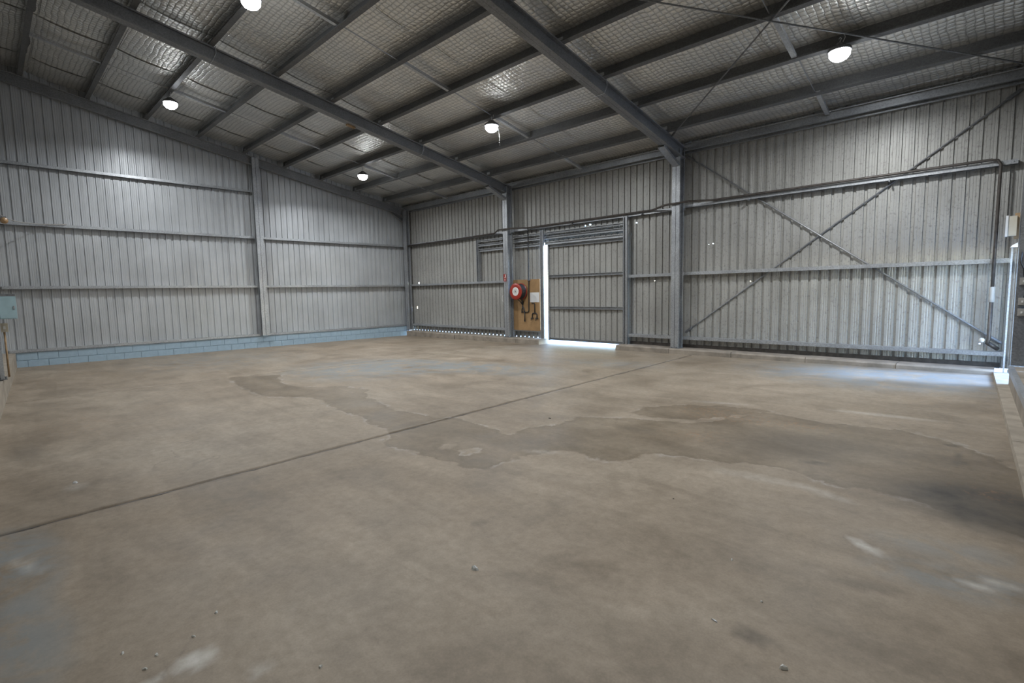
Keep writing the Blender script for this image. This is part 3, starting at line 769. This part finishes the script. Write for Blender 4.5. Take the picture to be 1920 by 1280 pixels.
# ------------------------------------------------------------------ lamps
def lamp(x, y, z, label):
    o = empty('high_bay_lamp', (x, y, z), label, 'lamp', 'round LED high bay lamps')
    MB().lathe([(0, .12), (.055, .12), (.07, .10), (.075, .055), (.155, .045), (.168, .02), (.168, -.004), (.150, -.004)], (x, y, z), (0, 0, 1), 28).build('housing', 'galv_dark', o, True)
    mb = MB()
    for k in range(12):
        an = 2 * math.pi * k / 12; ca, sa = math.cos(an), math.sin(an)
        mb.add([(x + ca * .07 - sa * .003, y + sa * .07 + ca * .003, z + .05), (x + ca * .145 - sa * .003, y + sa * .145 + ca * .003, z + .046), (x + ca * .07 - sa * .003, y + sa * .07 + ca * .003, z + .105),
                (x + ca * .07 + sa * .003, y + sa * .07 - ca * .003, z + .05), (x + ca * .145 + sa * .003, y + sa * .145 - ca * .003, z + .046), (x + ca * .07 + sa * .003, y + sa * .07 - ca * .003, z + .105)],
               [(0, 1, 2), (5, 4, 3), (0, 2, 5, 3), (2, 1, 4, 5), (1, 0, 3, 4)])
    mb.build('cooling_fin_ring', 'galv_dark', o)
    MB().lathe([(0, -.15), (.06, -.142), (.11, -.115), (.145, -.068), (.152, -.003)], (x, y, z), (0, 0, 1), 28).build('diffuser', 'led', o, True)
    ld = bpy.data.lights.new('led_light', 'AREA'); ld.shape = 'DISK'; ld.size = .22; ld.energy = LAMP_POWER; ld.spread = LAMP_SPREAD; ld.color = (.95, .98, 1.0)
    lo = bpy.data.objects.new('led_light', ld); col.objects.link(lo); lo.location = (x, y, z - .157); set_parent(lo, o)
    MB().tube([(x, y, z + .11), (x, y, z + .16), (x + .02, y, z + .19), (x, y, z + .215), (x - .018, y, z + .19)], .007, 8).build('hook', 'galv_light', o)
    top = zr(y) + .02
    MB().tube([(x, y, z + .2), (x, y, max(z + .22, top))], .006, 6).build('chain', 'galv_dark', o)
    MB().tube([(x + .03, y, z + .11), (x + .07, y, z + .2), (x + .05, y + .02, max(z + .25, top))], .005, 6).build('flex', 'white', o)
    return o
lamp(2.78, -8.66, 6.53, 'round lit high bay lamp near the gable wall at upper left')
lamp(2.80, -3.45, 5.53, 'small far lit high bay lamp nearest the back corner')
lamp(9.00, -3.62, 5.60, 'round lit high bay lamp at top centre above the hose reel')
lamp(8.70, -8.80, 6.60, 'lit high bay lamp cut by the top edge at upper left')
lamp(15.82, -2.45, 5.42, 'largest lit high bay lamp at upper right under the crossed roof rods')
lamp(15.40, -8.66, 6.50, 'lit high bay lamp overhead, above the near floor')

# ------------------------------------------------------------------ water pipe along the long wall
wp = empty('water_pipe', (9, -.05, 3.7), 'dark water pipe running along the upper girts and down beside the corner column', 'pipe')
pts = [(.22, -.05, 3.66), (2, -.05, 3.66), (5.3, -.05, 3.69), (5.75, -.30, 3.74), (6.3, -.30, 3.74), (6.9, -.06, 3.72), (8, -.05, 3.73), (11.2, -.05, 3.74), (11.7, -.30, 3.78), (12.3, -.30, 3.79), (12.8, -.06, 3.78), (15, -.05, 3.79), (17.60, -.05, 3.80), (17.70, -.05, 3.78), (17.74, -.05, 3.70), (17.74, -.05, 2.6), (17.74, -.05, 1.62)]
MB().tube(pts, .025, 10).build('pipe_run', 'pipe', wp, True)
MB().tube([(17.74, -.05, 1.38), (17.74, -.05, .72), (17.72, -.07, .64)], .030, 10).build('pipe_drop', 'pipe', wp, True)
MB().lathe([(.02, -.14), (.042, -.12), (.042, -.05), (.036, 0), (.042, .05), (.042, .12), (.02, .14)], (17.74, -.05, 1.5), (0, 0, 1), 14).build('union', 'greybox', wp, True)
MB().lathe([(0, .03), (.04, .03), (.04, 0), (.0, 0)], (17.66, -.08, .70), (-.6, -.7, .3), 12).build('tap_cap', 'white', wp, True)
MB().tube([(17.72, -.05, .66), (17.80, -.02, .60), (17.86, .02, .55)], .035, 8).build('elbow', 'pipe', wp, True)
for xx in (1.5, 4.2, 8.6, 10.9, 13.6, 16.2):
    MB().box((xx - .012, -.083, 3.66), (xx + .012, .0, 3.70)).build('pipe_clip', 'galv_dark', wp)
# hose-reel feed
fp = empty('hose_feed_pipe', (6.85, -.06, 1.0), 'thin black pipe dropping down the plywood board to the hose reel', 'pipe')
MB().tube([(6.86, -.06, 3.72), (6.86, -.055, 2.5), (6.84, -.055, 1.12), (6.83, -.055, 1.07), (6.78, -.055, 1.05), (6.62, -.055, 1.05), (6.58, -.06, 1.07)], .017, 8).build('pipe_run', 'black', fp, True)
MB().box((6.80, -.075, 2.06), (6.90, -.033, 2.09)).build('pipe_clip', 'galv_dark', fp)
# valve stem and lever
vv = empty('stop_valve', (6.58, -.06, 1.0), 'black stop valve and lever under the red hose reel', 'valve')
MB().tube([(6.60, -.07, 1.40), (6.58, -.07, 1.20), (6.55, -.07, 1.12), (6.55, -.07, 1.02)], .022, 8).build('valve_body', 'black', vv, True)
MB().tube([(6.60, -.07, 1.22), (6.66, -.07, 1.10), (6.68, -.07, 1.05)], .016, 8).build('lever', 'black', vv, True)
MB().tube([(6.66, -.06, 1.05), (6.66, -.06, .76)], .016, 8).build('drain_pipe', 'black', vv, True)
MB().lathe([(0, .03), (.028, .03), (.028, 0), (0, 0)], (6.66, -.06, .78), (0, 0, -1), 8).build('nozzle', 'black', vv)

# ------------------------------------------------------------------ plywood board, reel, notice
brd = MB(); brd.box((6.14, -.032, .455), (7.30, -.012, 2.10))
tag(brd.build('plywood_board', 'ply'), 'orange brown plywood backing board between column and door post', 'board')
hr = empty('hose_reel', (6.50, -.03, 1.72), 'red fire hose reel with white centre on the plywood board', 'hose reel')
cx, cz = 6.54, 1.72; Y0 = -.34
MB().lathe([(.10, 0), (.12, -.012), (.255, -.012), (.265, 0), (.265, .014), (.10, .014)], (cx, Y0, cz), (0, 1, 0), 40).build('front_disc', 'red', hr, True)
MB().lathe([(.10, 0), (.262, 0), (.262, .012), (.10, .012)], (cx, Y0 + .24, cz), (0, 1, 0), 40).build('rear_disc', 'red', hr, True)
hp = []
for k in range(7):
    MB().lathe([(.232 + .014 * math.cos(t), k * .0315 + .028 + .0155 * math.sin(t)) for t in [2 * math.pi * q / 8 for q in range(9)]], (cx, Y0, cz), (0, 1, 0), 32).build('hose_coil', 'black', hr, True)
MB().lathe([(.15, .012), (.218, .012), (.218, .24), (.15, .24)], (cx, Y0, cz), (0, 1, 0), 32).build('hose_core', 'black', hr, True)
hub = MB().lathe([(0, -.018), (.13, -.018), (.142, -.010), (.142, .0)], (cx, Y0, cz), (0, 1, 0), 36).build('centre_label', 'white', hr)
pr = MB()
for k in range(9):
    a0_ = 2 * math.pi * k / 9
    for (ra, rb, da) in ((.055, .070, .42), (.085, .095, .3)):
        q = [(cx + r_ * math.cos(a0_ + t), Y0 - .0195, cz + r_ * math.sin(a0_ + t)) for r_, t in ((ra, 0), (rb, 0), (rb, da), (ra, da))]
        pr.add(q, [(0, 1, 2, 3)])
for q in (-.03, 0, .03):
    pr.add([(cx - .035, Y0 - .0195, cz + q - .006), (cx + .035, Y0 - .0195, cz + q - .006), (cx + .035, Y0 - .0195, cz + q + .006), (cx - .035, Y0 - .0195, cz + q + .006)], [(0, 1, 2, 3)])
pr.build('printed_marks', 'ink', hub)
MB().tube([(cx, -.034, cz), (cx, -.36, cz)], .022, 10).build('axle', 'black', hr)
MB().prism([(-.03, 0), (.03, 0), (.03, .006), (-.03, .006)], (cx, -.04, 1.30), (cx, -.04, 1.98), (1, 0, 0), (0, -1, 0)).build('wall_bracket', 'black', hr)
MB().tube([(cx - .05, -.20, 1.47), (cx - .02, -.12, 1.40), (cx + .05, -.08, 1.28)], .014, 8).build('hose_tail', 'black', hr, True)
MB().tube([(cx + .16, -.22, 1.50), (cx + .10, -.14, 1.38), (cx + .05, -.08, 1.28)], .014, 8).build('hose_tail', 'black', hr, True)
nb = empty('paper_notice', (7.08, -.035, 1.36), 'white paper notice pinned to the plywood board', 'notice')
MB().box((6.885, -.037, 1.37), (7.275, -.0335, 1.68)).build('sheet', 'paper', nb)
pm = MB()
for k in range(7):
    zz = 1.635 - k * .036
    pm.add([(6.92, -.0385, zz), (7.22 - .05 * (k % 3), -.0385, zz), (7.22 - .05 * (k % 3), -.0385, zz + .009), (6.92, -.0385, zz + .009)], [(0, 1, 2, 3)])
pm.build('printed_lines', M['white'], nb)
tp = empty('twin_tap', (7.05, -.05, .9), 'black twin outlet tap below the paper notice', 'tap')
MB().tube([(6.96, -.05, 1.35), (7.06, -.05, 1.34), (7.09, -.05, 1.31), (7.09, -.05, 1.02)], .016, 8).build('riser', 'black', tp, True)
MB().tube([(6.98, -.05, .86), (6.98, -.05, .98), (7.01, -.05, 1.02), (7.14, -.05, 1.02), (7.18, -.05, .98), (7.18, -.05, .86)], .017, 8).build('fork', 'black', tp, True)
for xx, sg in ((6.98, -1), (7.18, 1)):
    MB().tube([(xx - .05, -.06, .86), (xx + .05, -.06, .86)], .018, 8).build('tap_handle', 'black', tp)
    MB().tube([(xx, -.05, .87), (xx, -.10, .84), (xx, -.11, .79)], .013, 8).build('spout', 'black', tp, True)
# fire sign on the column
fs = empty('fire_sign', (5.98, -.257, 2.2), 'small red and white fire hose sign on the steel column', 'sign')
MB().box((5.925, -.262, 2.06), (6.045, -.2545, 2.30)).build('plate', 'red', fs)
g = MB()
yq = -.2632
def rect(mb, x0, z0, x1, z1, y_=yq): mb.add([(x0, y_, z0), (x1, y_, z0), (x1, y_, z1), (x0, y_, z1)], [(0, 1, 2, 3)])
rect(g, 5.995, 2.19, 6.030, 2.285); rect(g, 5.965, 2.165, 6.01, 2.195); g.add([(5.985, yq, 2.075), (5.955, yq, 2.115), (6.015, yq, 2.115)], [(0, 2, 1)]); rect(g, 5.975, 2.11, 5.995, 2.135)
g.build('pictogram', 'white', fs)
# white loop handle beside the column
lp = MB(); lp.tube([(5.885 + .05 * math.cos(t) - .02, -.235, 1.50 + .10 * math.sin(t)) for t in [math.pi * (.5 + q / 10) for q in range(11)]], .008, 6)
tag(lp.build('rope_hook', 'white', None, True), 'thin white curved hook on the left side of the hose reel column', 'hook')

# ------------------------------------------------------------------ right edge: jamb, meter box, switches
jp = empty('door_jamb_post', (17.96, -.30, .2), 'bright galvanised tube post at the right edge lit by daylight', 'post')
MB().prism([(-.011, -.011), (.011, -.011), (.011, .011), (-.011, .011)], (17.955, -.31, .19), (17.955, -.31, 2.28), (1, 0, 0), (0, 1, 0)).build('tube', 'galv_light', jp)
MB().hexa([(17.93, -.37, 2.285), (18.02, -.37, 2.285), (18.02, -.27, 2.285), (17.93, -.27, 2.285), (17.955, -.36, 2.32), (18.02, -.36, 2.36), (18.02, -.27, 2.36), (17.955, -.27, 2.32)]).build('cap', 'white', jp)
mbx = empty('meter_box', (17.95, -.33, 2.45), 'beige meter box with timber backing above the bright tube post', 'box')
MB().box((17.87, -.42, 2.47), (17.99, -.33, 2.79)).build('case', 'beige', mbx)
MB().box((17.855, -.432, 2.46), (17.885, -.32, 2.80)).build('lid', 'white', mbx)
MB().box((17.96, -.33, 2.42), (18.02, -.28, 2.84)).build('backing_board', 'timber', mbx)
dp = empty('door_post', (18.12, -1.50, .45), 'dark steel doorway post at the right edge carrying small grey switch boxes', 'post')
MB().prism(c_section(.19, .06, .015, .005), (18.035, -1.5, .452), (18.035, -1.5, 5.2), (0, 1, 0), (1, 0, 0)).build('channel', 'galv_dark', dp)
for k, zz in enumerate((1.72, 1.42, 1.26)):
    sb = empty('switch_box', (18.11, -1.52, zz), ('topmost', 'middle', 'lowest')[k] + ' small grey switch box on the right edge post', 'switch', 'switch boxes on the right post')
    MB().box((18.065, -1.56, zz - .055), (18.155, -1.502, zz + .055)).build('case', 'greybox', sb)
    MB().box((18.075, -1.566, zz - .045), (18.145, -1.56, zz + .045)).build('face_plate', 'greybox', sb)
    MB().box((18.10, -1.574, zz - .015), (18.12, -1.566, zz + .015)).build('rocker', 'white', sb)
cb = MB(); cb.tube([(18.07, -1.53, 2.15), (18.06, -1.55, 2.0), (18.10, -1.54, 1.9), (18.11, -1.53, 1.78)], .009, 6)
tag(cb.build('power_cable', 'black', None, True), 'black cable drooping to the topmost switch box at right edge', 'cable')
cb = MB(); cb.tube([(18.13, -1.53, 1.66), (18.145, -1.545, 1.58), (18.12, -1.53, 1.47)], .009, 6)
tag(cb.build('power_cable', 'black', None, True), 'short black cable linking two switch boxes at right edge', 'cable')

# ------------------------------------------------------------------ left edge: box, switch, lens
eb = empty('electrical_box', (6.0, -12.05, 1.4), 'pale blue enamelled electrical box on the left edge column', 'box')
MB().box((5.60, -12.13, 1.415), (6.0, -11.915, 1.79)).build('case', 'bluebox', eb)
MB().box((6.0, -12.12, 1.425), (6.014, -11.925, 1.78)).build('lid', 'bluebox', eb)
MB().box((5.58, -12.13, 1.79), (6.0, -11.92, 1.83)).build('top_bracket', 'galv_dark', eb)
MB().box((6.014, -11.955, 1.58), (6.026, -11.935, 1.63)).build('latch', 'galv_light', eb)
sw = empty('isolator_switch', (5.8, -12.05, 1.2), 'small beige isolator switch below the pale blue box', 'switch')
MB().box((5.72, -12.13, 1.19), (5.80, -12.04, 1.34)).build('case', 'beige', sw)
MB().box((5.80, -12.10, 1.24), (5.815, -12.07, 1.29)).build('knob', 'white', sw)
cd = MB(); cd.tube([(5.76, -12.09, 1.19), (5.76, -12.09, .42)], .014, 8)
tag(cd.build('conduit', 'timber', None, True), 'rusty conduit running down from the isolator switch to the upstand', 'conduit')
ws = empty('bulkhead_sensor', (3, -11.85, 3.4), 'small amber sensor lamp on the girt at the left edge', 'sensor')
MB().lathe([(0, -.05), (.05, -.04), (.07, 0), (.06, .04), (0, .05)], (2.2, -11.84, 3.46), (1, .3, -.3), 14).build('lens', 'amber', ws, True)
MB().box((2.12, -11.90, 3.44), (2.18, -11.80, 3.55)).build('bracket', 'galv_dark', ws)
cb = MB(); cb.tube([(2.2, -11.95, 3.62), (1.5, -11.75, 3.57), (.6, -11.5, 3.62), (.05, -11.1, 3.66), (.03, -10.6, 3.70)], .010, 6)
tag(cb.build('power_cable', 'greybox', None, True), 'grey cable sagging from the amber sensor to the gable girt', 'cable')

# ------------------------------------------------------------------ small fixings in the roof
tag(MB().hexa([(5.90, -5.66, zr(-5.66) - RDp - .035), (6.0, -5.66, zr(-5.66) - RDp - .035), (6.0, -5.45, zr(-5.45) - RDp - .035), (5.90, -5.45, zr(-5.45) - RDp - .035), (5.90, -5.66, zr(-5.66) - RDp), (6.0, -5.66, zr(-5.66) - RDp), (6.0, -5.45, zr(-5.45) - RDp), (5.90, -5.45, zr(-5.45) - RDp)]).build('timber_block', 'timber'), 'small brown timber block on the underside of the left rafter', 'block')
cb = MB(); cb.tube([(9.12, -3.60, 5.62), (9.18, -3.58, 5.50), (9.20, -3.56, 5.32), (9.205, -3.56, 5.12)], .005, 6)
tag(cb.build('pull_cord', 'white', None, True), 'thin pale cord hanging beside the top centre lamp', 'cord')

# ------------------------------------------------------------------ litter on the floor
def scrap(x, y, L, Wd, H, material, name, label, cat, seed, grp='litter on the concrete floor'):
    r_ = random.Random(seed); n = 7; mb = MB(); z = fz(x, y); an = r_.uniform(0, 3.1)
    ring = []
    for k in range(n):
        t = 2 * math.pi * k / n; q = r_.uniform(.7, 1.1)
        u, v = L * .5 * q * math.cos(t), Wd * .5 * q * math.sin(t)
        ring.append((x + u * math.cos(an) - v * math.sin(an), y + u * math.sin(an) + v * math.cos(an)))
    vs = [(px_, py_, z) for px_, py_ in ring] + [(x + (px_ - x) * .75, y + (py_ - y) * .75, z + H * r_.uniform(.4, 1)) for px_, py_ in ring] + [(x, y, z + H)]
    fs = [(k, (k + 1) % n, n + (k + 1) % n, n + k) for k in range(n)] + [(n + k, n + (k + 1) % n, 2 * n) for k in range(n)] + [tuple(range(n - 1, -1, -1))]
    mb.add(vs, fs)
    return tag(mb.build(name, material), label, cat, grp)
scrap(15.75, -10.34, .055, .03, .025, 'paper', 'paper_scrap', 'crumpled white paper scrap alone in the middle foreground', 'litter', 1)
scrap(17.02, -9.85, .035, .012, .008, 'galv_light', 'metal_clip', 'small shiny metal clip on the right foreground floor', 'litter', 2)
scrap(17.38, -9.97, .045, .02, .02, 'white', 'plastic_scrap', 'white curled plastic scrap at the lower right of the floor', 'litter', 3)
scrap(11.86, -11.84, .06, .035, .02, 'paper', 'paper_scrap', 'small white paper scrap on the far side of the main joint at left', 'litter', 4)
scrap(16.86, -9.21, .022, .012, .008, 'stone', 'stone_chip', 'tiny pale chip right of centre beyond the metal clip', 'litter', 5)
scrap(17.14, -9.53, .022, .012, .008, 'stone', 'stone_chip', 'tiny pale chip right of the metal clip', 'litter', 6)
for i_, (x_, y_, l_) in enumerate([(15.03, -11.56, 'pale stone chip farthest from the white powder patch at lower left'), (15.16, -11.70, 'pale stone chip beyond the white powder patch at lower left'), (15.18, -11.86, 'pale stone chip left of the white powder patch'), (15.04, -11.97, 'pale stone chip nearest the lower left corner'), (15.84, -11.36, 'pale stone chip at the bottom edge right of the powder patch'), (15.25, -11.92, 'small pale chip at the bottom edge below the powder patch')]):
    scrap(x_, y_, .024, .016, .010, 'stone', 'stone_chip', l_, 'litter', 20 + i_)
scrap(16.16, -8.59, .02, .008, .006, 'leafdark', 'dark_crumb', 'small dark crumb on the middle right floor', 'litter', 31)
scrap(13.75, -7.25, .05, .012, .01, 'leafdark', 'dark_crumb', 'dark twig crumb just past the main joint at centre', 'litter', 32)
